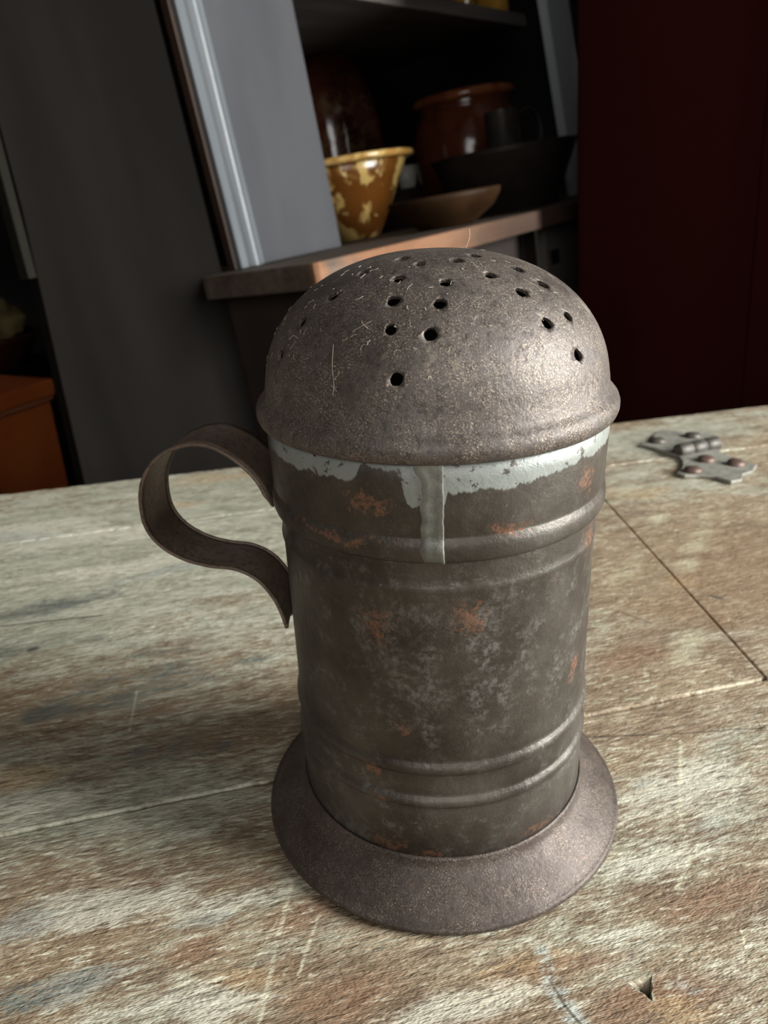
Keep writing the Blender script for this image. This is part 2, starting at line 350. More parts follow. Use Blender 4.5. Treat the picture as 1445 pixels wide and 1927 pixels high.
def plank(name, lower, upper, left, right, top=0.0, thick=0.026, jit=0.0003, seed=1):
    """a board between two edge lines: lower(a), upper(a) give b; left(b), right(b) give the ends; a finely divided top carries the paint masks"""
    rnd = random.Random(seed)
    v_of = lambda t: t
    fine = list(np.arange(-0.30, 0.4801, 0.003)); cols = [-0.62, -0.5, -0.4]+fine+[0.6, 0.75, 0.95]
    bl, bh = lower(0.0), upper(0.0); nr = max(4, int((bh-bl)/0.003)); rows = [k/nr for k in range(nr+1)]
    ch = 0.0008; bm = bmesh.new(); G_ = []
    aL, aR = left(bl), right(bl); cs = [a for a in cols if left((bl+bh)/2)+0.006 < a < right((bl+bh)/2)-0.006]
    def pt(f, v):                             # f: column value or None for the ends
        bm_ = bl+(bh-bl)*v; l, r = left(bm_), right(bm_)
        a = l if f == 'L' else r if f == 'R' else min(max(f, l+0.001), r-0.001)
        return a, lower(a)+(upper(a)-lower(a))*v
    keys = ['L']+cs+['R']
    jl = [rnd.uniform(-jit, jit) for _ in keys]; jh = [rnd.uniform(-jit, jit) for _ in keys]
    for v in rows:
        row = []
        for i_, f in enumerate(keys):
            a, b = pt(f, v)
            if v == 0: b += ch+jl[i_]
            if v == 1: b -= ch+jh[i_]
            if f == 'L': a += ch
            if f == 'R': a -= ch
            row.append(bm.verts.new((a, b, TZ+top)))
        G_.append(row)
    for r0, r1 in zip(G_[:-1], G_[1:]):
        for k in range(len(keys)-1): bm.faces.new((r0[k], r0[k+1], r1[k+1], r1[k]))
    ring = G_[0]+[r[-1] for r in G_[1:]]+G_[-1][-2::-1]+[r[0] for r in G_[-2:0:-1]]
    n = len(ring); cen = Vector((sum(v.co.x for v in ring)/n, sum(v.co.y for v in ring)/n, 0)); prev = ring
    def out(v):                               # outward direction of a border vertex
        i_ = ring.index(v); t = ring[(i_+1) % n].co-ring[i_-1].co; return Vector((t.y, -t.x, 0)).normalized()
    dirs = [Vector((ring[(k+1) % n].co.y-ring[k-1].co.y, -(ring[(k+1) % n].co.x-ring[k-1].co.x), 0)).normalized() for k in range(n)]
    for off, dz in ((ch*0.65, -ch*0.3), (ch, -ch), (ch, -thick)):
        nxt = [bm.verts.new(ring[k].co+dirs[k]*off+Vector((0, 0, dz))) for k in range(n)]
        for k in range(n): bm.faces.new((prev[k], nxt[k], nxt[(k+1) % n], prev[(k+1) % n]))
        prev = nxt
    bm.faces.new(prev[::-1])
    o = mesh_obj(name, bm, M_table, table)
    me = o.data; nv = len(me.vertices); cov = np.empty(nv*3); me.vertices.foreach_get('co', cov); ab = cov.reshape(-1, 3)[:, :2]
    K = coat_masks(ab)
    for nm, ks in (('coats_a', ('stain', 'red', 'orange', 'paint')), ('coats_b', ('cream', 'blue', 'brown', 'smear'))):
        at = me.color_attributes.new(nm, 'FLOAT_COLOR', 'POINT'); at.data.foreach_set('color', np.stack([K[k] for k in ks], 1).astype(np.float32).ravel())
    return o
XL, XR = -0.62, 0.95
G = 0.0004; GH = 0.0012
pA0 = tp(1145, 950); pA1 = tp(1440, 1275)
perp = lambda b: pA0.x+(pA1.x-pA0.x)*(b-pA0.y)/(pA1.y-pA0.y)          # the slanting cross joint
BK, HS, MS = 0.397, 0.2985, 0.0190
lerp_ = lambda x, pts: float(np.interp(x, [p[0] for p in pts], [p[1] for p in pts]))
hs = lambda a: lerp_(a, [(XL, HS), (XR, HS-0.004)])
ms = lambda a: lerp_(a, [(XL, MS), (0.10, MS+0.0025), (perp(MS), MS+0.0035), (XR, MS+0.0055)])
cl, cr = (lambda b: XL), (lambda b: XR)
plank('plank', lambda a: hs(a)+GH*0.6, lambda a: lerp_(a, [(XL, BK+0.004), (0.3, BK-0.001), (XR, BK-0.004)]), cl, cr, 0.0003, seed=1, jit=0.0006)
plank('plank', lambda a: ms(a)+G, lambda a: hs(a)-G, cl, lambda b: perp(b)-G*1.5, 0.0006, seed=2)
plank('plank', lambda a: ms(a)+G, lambda a: hs(a)-G, lambda b: perp(b)+G*1.5, cr, 0.0, seed=3)
front = plank('plank', lambda a: -0.2002, lambda a: ms(a)-G, cl, cr, 0.0, seed=4)
plank('plank', lambda a: -0.43, lambda a: -0.2012, cl, cr, 0.0, seed=5)
# the chipped triangular gouge near the front corner
g = [tp(*q) for q in ((1171, 1848), (1182, 1842), (1196, 1841), (1207, 1836), (1219, 1834), (1228, 1830), (1226, 1845), (1230, 1858), (1226, 1872), (1229, 1890), (1218, 1882), (1209, 1872), (1198, 1867), (1188, 1858))]
cut = bmesh.new(); up = Vector((0, 0, 0.004)); deep = (tp(1222, 1868)+tp(1226, 1850))/2
top = [cut.verts.new(p+up+(p-deep)*0.55) for p in g]; low = cut.verts.new(deep+Vector((0, 0, -0.0045)))
cut.faces.new(top)
for i in range(len(g)): cut.faces.new((top[i], low, top[(i+1) % len(g)]))
bmesh.ops.recalc_face_normals(cut, faces=cut.faces[:])
cme = bpy.data.meshes.new('c'); cut.to_mesh(cme); co_ = link(bpy.data.objects.new('c', cme)); co_.matrix_world = M_tab
bpy.context.view_layer.update()
boolean_cut(front, co_)
M_under = painted('table_underside_wood', (0.10, 0.065, 0.04), (0.16, 0.10, 0.065), 10, (0.2, 1, 1))
for (a0, b0, a1, b1) in ((XL+0.06, -0.40, XR-0.06, -0.375), (XL+0.06, 0.345, XR-0.06, 0.37)):
    box('apron', (a0, b0, TZ-0.13), (a1, b1, TZ-0.0262), M_under, table)
for (a0, b0, a1, b1) in ((XL+0.06, -0.374, XL+0.085, 0.344), (XR-0.085, -0.374, XR-0.06, 0.344)):
    box('apron', (a0, b0, TZ-0.13), (a1, b1, TZ-0.0262), M_under, table)
for a in (XL+0.09, XR-0.15):
    for b in (-0.37, 0.285): box('leg', (a, b, 0), (a+0.055, b+0.055, TZ-0.0262), M_under, table, 0.003)

# ------------------------------------------------------------------ butterfly hinge let into the table
def iron_material(name, c1, c2, rust, rough=0.55, metal=0.45):
    m = N(name); n1 = m.noise(m.co, 160, 5, 0.65); n2 = m.noise(m.co, 700, 4)
    col = m.mix(m.ss(n1, 0.35, 0.65), c1, c2); col = m.mix(m.ss(m.noise(m.co, 330, 5, 0.7), 0.58, 0.7), col, rust)
    return m.done(col, rough, metal, m.bump(n2, 0.5, 0.0006), 0.5)
M_hinge = iron_material('grey_painted_iron', (0.20, 0.195, 0.165), (0.32, 0.31, 0.26), (0.15, 0.11, 0.08), 0.5, 0.15)
M_nail = iron_material('rusty_nail_iron', (0.085, 0.055, 0.045), (0.14, 0.085, 0.065), (0.20, 0.09, 0.05), 0.5, 0.3)
M_knuckle = iron_material('dark_hinge_iron', (0.07, 0.065, 0.055), (0.12, 0.105, 0.09), (0.13, 0.08, 0.05), 0.5, 0.4)
hc = at_z(1312, 858, 0.0); HM = Matrix.Translation((hc.x, hc.y, TZ+0.0008)); HI = HM.inverted()
hinge = thing('butterfly_hinge', 'grey iron butterfly hinge nailed across a joint at the back of the table', 'hinge', HM)
def leaf(pxs, z0=0.0, th=0.0022):
    P = [HI @ at_z(x, y, 0.002) for x, y in pxs]
    P = [(p.x, p.y, z0) for p in P]
    bm = prism_bm(P, (0, 0, th)); bmesh.ops.recalc_face_normals(bm, faces=bm.faces[:])
    es = [e for e in bm.edges if all(v.co.z > z0+th*0.9 for v in e.verts)]
    bmesh.ops.bevel(bm, geom=es, offset=0.0006, segments=2, affect='EDGES', profile=0.5)
    return mesh_obj('leaf', bm, M_hinge, hinge, recalc=False)
leaf([(1204, 838), (1222, 830), (1232, 818), (1246, 810), (1270, 812), (1300, 818), (1330, 815), (1352, 824), (1360, 836), (1345, 846), (1300, 852), (1274, 858), (1240, 848), (1222, 842)])
leaf([(1274, 858), (1310, 850), (1345, 844), (1362, 856), (1395, 868), (1424, 876), (1416, 888), (1398, 894), (1396, 904), (1376, 908), (1345, 898), (1318, 896), (1288, 897), (1273, 891), (1284, 880), (1284, 868)])
a, b = HI @ at_z(1274, 850, 0.005), HI @ at_z(1350, 834, 0.005)
for i in range(3):
    p, q = a.lerp(b, i/3+0.002), a.lerp(b, (i+1)/3-0.002)
    mesh_obj('knuckle', tube_bm([p, p.lerp(q, 0.06), p.lerp(q, 0.94), q], [0.0052, 0.0060, 0.0060, 0.0052], 16), M_knuckle, hinge, True)
def nail(px, py, tilt, mat):
    c = HI @ at_z(px, py, 0.003)
    prof = [(0, 0.0034), (0.0030, 0.0031), (0.0054, 0.0020), (0.0058, 0.0006), (0.0052, -0.0012), (0, -0.0012)]
    lathe('nail_head', prof, mat, hinge, 14, M=Matrix.Translation((c.x, c.y, 0.0026)) @ Matrix.Rotation(tilt, 4, 'X') @ Matrix.Scale(1.2, 4, Vector((1, 0.3, 0)).normalized()))
for px, py, t in ((1237, 832, 0.12), (1303, 822, 0.1)): nail(px, py, t, M_knuckle)
for px, py, t in ((1328, 867, 0.2), (1303, 887, 0.1), (1384, 874, 0.25)): nail(px, py, t, M_nail)

# ------------------------------------------------------------------ the tin shaker
shaker = thing('tin_shaker', 'large old tin shaker with a pierced domed top and strap handle', 'shaker', Matrix.Translation((0, 0, TZ+0.0006)))
def polar(m):                                # (arc length round the tin, height, 0) in metres; 0 = towards the camera
    x, y, z = m.sep(m.co)[:3]
    az = m.math('ARCTAN2', x, m.math('MULTIPLY', y, -1.0))
    return m.math('MULTIPLY', az, 0.0515), z
def tin_material(name, kind):
    m = N(name); co = m.co; u, z = polar(m); uz = m.comb(u, z, 0.0)
    n1 = m.noise(co, 38, 5, 0.65); n2 = m.noise(co, 120, 4, 0.68); n3 = m.noise(co, 520, 2, 0.6); n4 = m.noise(co, 2300, 2, 0.7)
    wuz = m.vmath('ADD', uz, m.vmath('SCALE', m.vmath('SUBTRACT', m.noise(co, 90, 2, out=1), (0.5, 0.5, 0.5)), None, scale=0.012))
    def B(c, r): return m.blob(wuz, (*c, 0), (*r, 1))
    rough, metal, bs = 0.42, 0.5, 0.35
    if kind in ('body', 'collar'):
        col = m.ramp(n1, [(0.28, (0.034, 0.026, 0.020)), (0.5, (0.066, 0.055, 0.043)), (0.72, (0.105, 0.093, 0.078))])
        grey = m.math('MULTIPLY', m.ss(m.math('ADD', n2, m.math('MULTIPLY', B((0.004, 0.088), (0.040, 0.040)), 0.10)), 0.48, 0.74), m.ss(n3, 0.34, 0.70))
        col = m.mix(m.math('MULTIPLY', grey, 0.75 if kind == 'body' else 0.3), col, (0.20, 0.195, 0.178))
        col = m.mix(m.math('MULTIPLY', m.ss(m.noise(co, 60, 5, 0.7), 0.60, 0.72), 0.6), col, (0.075, 0.035, 0.028))
        fleck = m.math('MULTIPLY', m.ss(n4, 0.66, 0.72), m.ss(n2, 0.45, 0.6))
        col = m.mix(m.math('MULTIPLY', fleck, 0.7), col, (0.46, 0.40, 0.32))
        if kind == 'body':
            rb = m.maxof([B((-0.017, 0.0195), (0.013, 0.007)), B((-0.003, 0.0175), (0.014, 0.004)), B((-0.018, 0.0372), (0.012, 0.003)), B((0.034, 0.020), (0.016, 0.004)),
                          B((-0.022, 0.0490), (0.006, 0.005)), B((0.058, 0.116), (0.009, 0.010)), B((-0.018, 0.100), (0.010, 0.012)), B((0.008, 0.104), (0.010, 0.010)), B((0.050, 0.072), (0.006, 0.007)), B((-0.012, 0.066), (0.005, 0.006))])
        else:
            rb = m.maxof([B((-0.018, 0.1385), (0.011, 0.0045)), B((0.048, 0.137), (0.009, 0.010)), B((0.020, 0.131), (0.016, 0.003)), B((-0.030, 0.1272), (0.03, 0.0025))])
        rust = m.ss(m.math('ADD', m.math('MULTIPLY', rb, 0.22), m.noise(co, 620, 4, 0.8)), 0.62, 0.80)
        col = m.mix(m.math('MULTIPLY', rust, 0.75), col, m.mix(n4, (0.10, 0.045, 0.026), (0.40, 0.20, 0.12)))
        rough = m.math('ADD', 0.36, m.math('MULTIPLY', n2, 0.22))
    if kind == 'collar':
        gap = m.math('MULTIPLY', m.ss(u, -0.0225, -0.0190), m.ss(u, -0.0075, -0.0105))
        run = m.math('MULTIPLY', m.ss(u, -0.0105, -0.0060), m.ss(u, 0.0030, 0.0014))
        low = m.math('MULTIPLY', m.ss(u, 0.0010, 0.0040), m.ss(u, 0.045, 0.015))
        zt = m.math('ADD', 0.1398, m.math('MULTIPLY', m.noise(m.comb(u, 0.0, 0.0), 130, 5, 0.7), 0.0085))
        zt = m.math('ADD', zt, m.math('MULTIPLY', gap, 0.0042))
        zt = m.math('SUBTRACT', zt, m.math('MULTIPLY', low, 0.0022))
        zt = m.math('SUBTRACT', zt, m.math('MULTIPLY', run, m.math('MULTIPLY', m.noise(uz, 160, 3), 0.011)))
        sol = m.math('MULTIPLY', m.ss(m.math('SUBTRACT', z, zt), -0.0003, 0.0005), m.ss(m.noise(co, 300, 5, 0.7), 0.36, 0.42))
        sol = m.math('MULTIPLY', sol, m.ss(u, -0.066, -0.052))
        scol = m.mix(m.noise(co, 140, 5), (0.20, 0.21, 0.185), (0.31, 0.33, 0.305))
        col = m.mix(m.math('MULTIPLY', sol, 0.92), col, scol)
        metal = m.math('MULTIPLY', m.math('SUBTRACT', 1.0, m.math('MULTIPLY', sol, 0.6)), 0.5)
    if kind == 'solder':
        col = m.mix(m.ss(n2, 0.35, 0.62), (0.15, 0.148, 0.125), (0.26, 0.262, 0.23)); rough, metal = 0.5, 0.3
        col = m.mix(m.ss(n1, 0.62, 0.7), col, (0.12, 0.10, 0.08))
    if kind in ('dome', 'foot', 'handle'):
        if kind == 'dome':
            col = m.ramp(n1, [(0.30, (0.066, 0.052, 0.044)), (0.52, (0.100, 0.083, 0.073)), (0.74, (0.142, 0.122, 0.112))])
        elif kind == 'foot':
            col = m.ramp(n1, [(0.30, (0.044, 0.031, 0.025)), (0.52, (0.070, 0.053, 0.045)), (0.74, (0.108, 0.088, 0.080))])
        else:
            col = m.ramp(n1, [(0.30, (0.085, 0.056, 0.040)), (0.52, (0.145, 0.102, 0.074)), (0.74, (0.20, 0.155, 0.12))])
        pit = m.ss(n3, 0.50, 0.34); col = m.mix(m.math('MULTIPLY', pit, 0.6), col, (0.045, 0.034, 0.028))
        dust = m.math('MULTIPLY', m.ss(n4, 0.50, 0.70), m.ss(n2, 0.30, 0.62))
        amt = {'dome': 0.88, 'foot': 0.55, 'handle': 0.15}[kind]
        col = m.mix(m.math('MULTIPLY', dust, amt), col, (0.43, 0.34, 0.25))
        rust = m.math('MULTIPLY', m.ss(m.noise(co, 260, 6, 0.75), 0.60, 0.72), m.ss(n1, 0.42, 0.66))
        col = m.mix(m.math('MULTIPLY', rust, 0.55), col, (0.26, 0.12, 0.065))
        if kind == 'dome':
            col = m.mix(m.math('MULTIPLY', m.ss(m.noise(co, 75, 5, 0.7), 0.60, 0.70), 0.5), col, (0.27, 0.24, 0.18))
        rough = m.math('ADD', {'dome': 0.46, 'foot': 0.48, 'handle': 0.45}[kind], m.math('MULTIPLY', n2, 0.18)); metal = 0.2 if kind == 'handle' else 0.45; bs = 0.38
    h = m.noise(co, 260, 4, 0.72)
    return m.done(col, rough, metal, m.bump(h, bs, 0.0009), 0.5)
M_body, M_collar, M_solder = tin_material('worn_tin', 'body'), tin_material('worn_tin_soldered', 'collar'), tin_material('solder', 'solder')
M_dome, M_foot, M_strap = tin_material('dusty_rusted_tin', 'dome'), tin_material('dark_rusted_tin', 'foot'), tin_material('brown_rusted_tin', 'handle')

def bead(z0, z1, r, hgt, k=6):               # raised ring in a turned profile
    return [(r+hgt*math.sin(math.pi*i/k)**0.8, z0+(z1-z0)*i/k) for i in range(k+1)]
RB = 0.0500
prof = [(0, 0.0135), (RB-0.001, 0.0135), (RB+0.0004, 0.0150), (RB+0.0004, 0.0300)]
prof += [(RB+0.0003, 0.0355), (RB-0.0002, 0.0364)]+bead(0.0368, 0.0410, RB, 0.0011)+[(RB-0.0003, 0.0416), (RB-0.0001, 0.0425), (RB, 0.046)]
prof += [(RB-0.0002, 0.0490)]+bead(0.0496, 0.0540, RB, 0.0010)+[(RB-0.0003, 0.0547), (RB, 0.0558)]
prof += [(RB, z) for z in (0.065, 0.075, 0.085, 0.095, 0.105)]
prof += bead(0.1115, 0.1150, RB, 0.0005, 4)+[(RB+0.0001, 0.1165), (RB+0.0001, 0.1230), (RB+0.0001, 0.1560)]
lathe('body', prof, M_body, shaker, 160, 0.006, 3)
RC = 0.0520
cprof = [(RB+0.0003, 0.1219), (RC-0.0010, 0.1219), (RC-0.0002, 0.1226), (RC+0.0003, 0.1240), (RC+0.0004, 0.1262), (RC+0.0001, 0.1280), (RC-0.0006, 0.1290), (RC-0.0007, 0.1297),
         (RC-0.0003, 0.1305), (RC-0.0002, 0.1380), (RC, 0.1450), (RC, 0.1510), (RC-0.0008, 0.1510)]
lathe('collar', cprof, M_collar, shaker, 160, 0.004, 5)
# lapped and soldered seam on the front of the collar
bm = bmesh.new(); rows = []
rs = random.Random(4)
def collar_r(z):
    for (r0, z0), (r1, z1) in zip(cprof[2:-1], cprof[3:]):
        if z0 <= z <= z1: return r0+(r1-r0)*(z-z0)/(z1-z0)
    return RC-0.0007
zs = [0.1222+(0.1506-0.1222)*i/28 for i in range(29)]
for i, zz in enumerate(zs):
    ul = -0.0042+0.0010*mnoise.noise(Vector((zz*300, 1.7, 0)))-(0.002*max(0, (zz-0.145)/0.006)); ur = 0.0017+0.0003*mnoise.noise(Vector((zz*420, 7.1, 0)))
    row = []
    for k, (f_, hh) in enumerate(((0, -0.0002), (0.03, 0.00025), (0.35, 0.0003), (0.7, 0.00045), (0.93, 0.0009), (1.0, 0.0008), (1.0, -0.0003))):
        a = (ul+(ur-ul)*f_)/RC; r = collar_r(zz)+hh+0.00012*mnoise.noise(Vector((zz*500, f_*6, 3)))
        row.append(bm.verts.new((r*math.sin(a), -r*math.cos(a), zz)))
    rows.append(row)
for A, Bq in zip(rows[:-1], rows[1:]):
    for k in range(len(A)-1): bm.faces.new((A[k], A[k+1], Bq[k+1], Bq[k]))
bm.faces.new(rows[0][::-1]); bm.faces.new(rows[-1])
seam = mesh_obj('solder_seam', bm, M_solder, shaker, True); seam['label'] = 'pale soldered seam on the collar'

# pierced dome
DR, DZ, DH, EX = 0.0512, 0.1570, 0.0392, 2.2
def dome_pt(p, R=DR, H=DH): return (R*max(0, math.cos(p))**(2/EX), DZ+H*max(0, math.sin(p))**(2/EX))
outer = [(RC+0.0001, 0.1500), (0.0531, 0.1499), (0.0540, 0.1507), (0.0545, 0.1522), (0.0545, 0.1538), (0.0540, 0.1552), (0.0531, 0.1563), (0.0521, 0.1572), (0.0515, 0.1584)]
np_ = 30
outer += [dome_pt(math.pi/2*i/np_) for i in range(3, np_)]+[(0, DZ+DH)]
inner = [(0, DZ+DH-0.0009)]+[dome_pt(math.pi/2*i/np_, DR-0.0009, DH-0.0009) for i in range(np_-1, 2, -1)]+[(0.0503, 0.1584), (0.0503, 0.1562), (RC+0.0001, 0.1560)]
pr_ = outer+inner
bm = lathe_bm(pr_, 128, 0.003, 9)
n_ring = 128
first = [v for v in bm.verts][:n_ring]; last = [v for v in bm.verts][-n_ring:]
for i in range(n_ring): bm.faces.new((last[i], last[(i+1) % n_ring], first[(i+1) % n_ring], first[i]))
dome = mesh_obj('pierced_dome', bm, M_dome, shaker, True)
def dome_hit(px, py):
    d = ray(px, py).normalized(); o = CAM-Vector((0, 0, TZ+0.0006)); t = 0.12
    while t < 0.4:
        p = o+d*t
        if p.z > DZ and (math.hypot(p.x, p.y)/DR)**EX+((p.z-DZ)/DH)**EX < 1: return p
        t += 0.0001
    return None
HOLES = [(746, 714), (810, 630), (735, 620), (828, 571), (740, 566), (838, 532), (748, 525), (921, 518), (981, 550), (1030, 608), (1069, 596), (1088, 669), (1021, 535),
         (972, 506), (892, 481), (858, 490), (790, 496), (756, 487), (682, 514), (626, 558), (567, 607), (527, 669)]
bm = bmesh.new(); rh = random.Random(11); pts = []
for px, py in HOLES:
    p = dome_hit(px, py)
    if p is not None: pts.append(p)
for p in list(pts):                          # the far side repeats the pattern
    q = Vector((-p.x, -p.y, p.z))
    if q.y > 0.012 and all((q-k).length > 0.006 for k in pts): pts.append(q)
for p in pts:
    rho = math.hypot(p.x, p.y); nr = (rho/DR)**(EX-1)/DR; nz = ((p.z-DZ)/DH)**(EX-1)/DH
    nrm = Vector((p.x/rho*nr, p.y/rho*nr, nz)).normalized()
    q = nrm.to_track_quat('Z', 'Y').to_matrix(); r0 = 0.00175*rh.uniform(0.88, 1.08)
    a = []; b_ = []
    for k in range(12):
        ang = 2*math.pi*k/12; r = r0*rh.uniform(0.9, 1.1)
        a.append(bm.verts.new(p+q @ Vector((r*math.cos(ang), r*math.sin(ang), 0.002)))); b_.append(bm.verts.new(p+q @ Vector((r*math.cos(ang), r*math.sin(ang), -0.0032))))
    bm.faces.new(a); bm.faces.new(b_[::-1])
    for k in range(12): bm.faces.new((a[k], b_[k], b_[(k+1) % 12], a[(k+1) % 12]))
bmesh.ops.recalc_face_normals(bm, faces=bm.faces[:])
cme = bpy.data.meshes.new('c'); bm.to_mesh(cme); co_ = link(bpy.data.objects.new('c', cme)); co_.matrix_world = shaker.matrix_world
bpy.context.view_layer.update()
boolean_cut(dome, co_)

# flared foot
fp = [(RB+0.0004, 0.0172), (RB+0.0011, 0.0171), (RB+0.0014, 0.0162), (RB+0.0016, 0.0146), (0.0524, 0.0130), (0.0538, 0.0116), (0.0560, 0.0098), (0.0585, 0.0078), (0.0610, 0.0057), (0.0628, 0.0038), (0.0637, 0.0029), (0.0643, 0.0026), (0.0650, 0.0022), (0.0653, 0.0012), (0.0650, 0.0003), (0.0640, 0.0), (0.0634, 0.0006),
      (0.0630, 0.0016), (0.0618, 0.0032), (0.0600, 0.0050), (0.0570, 0.0075), (0.0535, 0.0104), (0.0515, 0.0128), (RB+0.0006, 0.0148), (RB+0.0004, 0.0152)]
bm = lathe_bm(fp, 160, 0.006, 21)
vs = list(bm.verts); A, Bq = vs[:160], vs[-160:]
for i in range(160): bm.faces.new((Bq[i], Bq[(i+1) % 160], A[(i+1) % 160], A[i]))
for v in bm.verts: v.co.z = max(0.0, v.co.z)
mesh_obj('flared_foot', bm, M_foot, shaker, True)

# strap handle
EPS, OFF = math.radians(7), -0.004
RAD, TAN = Vector((-math.cos(EPS), math.sin(EPS), 0)), Vector((math.sin(EPS), math.cos(EPS), 0))
hp = catmull([(0.0522, 0.1195), (0.0526, 0.1245), (0.0555, 0.1305), (0.0610, 0.1360), (0.0680, 0.1402), (0.0752, 0.1412), (0.0832, 0.1390), (0.0898, 0.1345), (0.0944, 0.1280), (0.0965, 0.1205), (0.0962, 0.1115),
              (0.0920, 0.1047), (0.0845, 0.1000), (0.0757, 0.0978), (0.0668, 0.0970), (0.0597, 0.0935), (0.0548, 0.0872), (0.0522, 0.0805), (0.0510, 0.0745)], 6)
L = len(hp); bm = bmesh.new(); rows_o, rows_i = [], []
edgeN, edgeF = [], []
for i, (r, z) in enumerate(hp):
    s = i/(L-1)
    wd = 0.0225+(0.0175-0.0225)*s
    if s < 0.06: wd *= 0.55+0.45*(s/0.06)
    tip = min(1.0, (1-s)/0.055)
    t = np.array(hp[min(i+1, L-1)])-np.array(hp[max(i-1, 0)]); t /= np.linalg.norm(t); nn = Vector((0, 0, 0))+RAD*(t[1])+Vector((0, 0, -t[0]))
    nn = nn if True else nn
    ro, ri = [], []
    for k in range(9):
        f_ = k/8*2-1; off = OFF+f_*wd/2
        if tip < 1: off = OFF-wd/2+ (f_+1)/2*wd*tip          # cut to a point at the near corner
        base = RAD*r+TAN*off+Vector((0, 0, z)); dome_ = 0.0006*(1-f_*f_)
        ro.append(bm.verts.new(base+nn*(dome_))); ri.append(bm.verts.new(base+nn*(dome_-0.0007)))
    rows_o.append(ro); rows_i.append(ri)
    if tip > 0.25: edgeN.append(RAD*r+TAN*(OFF-wd/2)+Vector((0, 0, z))); edgeF.append(RAD*r+TAN*((OFF+wd/2) if tip >= 1 else OFF-wd/2+wd*tip)+Vector((0, 0, z)))
for i in range(L-1):
    for k in range(8):
        bm.faces.new((rows_o[i][k], rows_o[i][k+1], rows_o[i+1][k+1], rows_o[i+1][k])); bm.faces.new((rows_i[i][k], rows_i[i+1][k], rows_i[i+1][k+1], rows_i[i][k+1]))
    for k in (0, 8): bm.faces.new((rows_o[i][k], rows_o[i+1][k], rows_i[i+1][k], rows_i[i][k]))
for i in (0, L-1):
    for k in range(8): bm.faces.new((rows_o[i][k], rows_o[i][k+1], rows_i[i][k+1], rows_i[i][k]))
bmesh.ops.remove_doubles(bm, verts=bm.verts[:], dist=1e-6)
strap = mesh_obj('strap_handle', bm, M_strap, shaker, True); strap['label'] = 'curved brown tin strap handle'
mesh_obj('rolled_edge', tube_bm(edgeN, 0.0007, 8), M_strap, strap, True)
mesh_obj('rolled_edge', tube_bm(edgeF, 0.0007, 8), M_strap, strap, True)

# lint caught on the dome
m = N('pale_lint'); M_lint = m.done((0.62, 0.56, 0.44), 0.8)
bm = bmesh.new(); rl = random.Random(3)
def dome_surface(a, p): r, z = dome_pt(p); return Vector((r*math.sin(a), -r*math.cos(a), z))
def hair(pts, r=0.00006): tube_bm(catmull(pts, 5), r, 4, bm)
for i in range(110):
    a = rl.uniform(-1.7, 1.4); p = rl.uniform(0.2, 1.22); ln = rl.uniform(0.0008, 0.003)*(1.0 if rl.random() > 0.06 else 2.0)
    q = dome_surface(a, p); da, dp = rl.uniform(-1, 1), rl.uniform(-1, 1)
    P = []
    for k in range(4):
        s = k/3*ln; g_ = dome_surface(a+da*s/0.045+rl.uniform(-.008, .008), min(1.5, p+dp*s/0.045+rl.uniform(-.008, .008)))
        P.append(g_+(g_-Vector((0, 0, DZ-0.02))).normalized()*0.00015)
    hair(P, rl.uniform(0.00003, 0.00006))
def at_shaker(px, py, y): d = ray(px, py); return CAM+d*((y-CAM.y)/d.y)-Vector((0, 0, TZ+0.0006))
def hair_px(pl, y, r=0.00006): hair([at_shaker(a, b, y) for a, b in pl], r)
hair_px([(874, 472), (880, 458), (884, 444), (883, 430)], 0.012)
hair_px([(1082, 606), (1094, 598), (1104, 590), (1110, 583)], 0.0, 0.00005)
hair_px([(1084, 1351), (1089, 1356), (1094, 1357), (1099, 1355)], -0.004, 0.00007)
hair_px([(895, 476), (905, 470), (918, 474), (922, 482)], 0.014, 0.00004)
hair_px([(700, 478), (716, 470), (722, 466)], 0.02, 0.00004)
hair_px([(790, 472), (800, 467), (806, 464)], 0.016, 0.00004)
for pl in ([(628, 650), (626, 690), (629, 725), (627, 745)], [(545, 640), (553, 632), (562, 638)]):
    P = []
    for px, py in pl:
        q = dome_hit(px, py)
        if q is not None: P.append(q+(q-Vector((0, 0, DZ-0.02))).normalized()*0.0002)
    if len(P) > 2: hair(P, 0.00007)
lint = mesh_obj('lint_fibres', bm, M_lint, shaker, True); lint['kind'] = 'stuff'

# ------------------------------------------------------------------ the cupboard (its frame leans back a little)
HV, VV = Vector((0.52847646, 0.84790453, 0.04207777)).normalized(), Vector((-0.12778783, 0.03045123, 0.99133395)).normalized()
NV = HV.cross(VV).normalized(); VV = NV.cross(HV).normalized()
OC = Vector((-0.25016997, 0.79892372, TZ+0.11586478))
CM = Matrix(((HV.x, -NV.x, VV.x, OC.x), (HV.y, -NV.y, VV.y, OC.y), (HV.z, -NV.z, VV.z, OC.z), (0, 0, 0, 1)))
CI = CM.inverted()
def L3(s, t, c): return Vector((s, -c, t))    # along the front, up, out of the front
def on_front(px, py, c):                      # pixel -> (s, t) on the plane c in front of the cupboard's face
    d = ray(px, py); o = OC+NV*c; k = (o-CAM).dot(NV)/d.dot(NV); p = CI @ (CAM+d*k); return p.x, p.z
def project(P):
    d = P-CAM; z = d.dot(FW); return IW/2+F_PX*d.dot(RT)/z, IH/2-F_PX*d.dot(UP)/z
def spot(px, c, t=0.0):                       # place along the shelf that stands at image column px
    lo_, hi_ = -0.9, 3.0
    for _ in range(50):
        mid = (lo_+hi_)/2
        if project(CM @ L3(mid, t, c))[0] < px: lo_ = mid
        else: hi_ = mid
    return lo_
M_grey = painted('blue_grey_paint', (0.056, 0.056, 0.061), (0.070, 0.070, 0.075), 9, (1, 1, 0.25), 0.6, 0.15, (0.05, 0.046, 0.044), 0.70, 0.15)
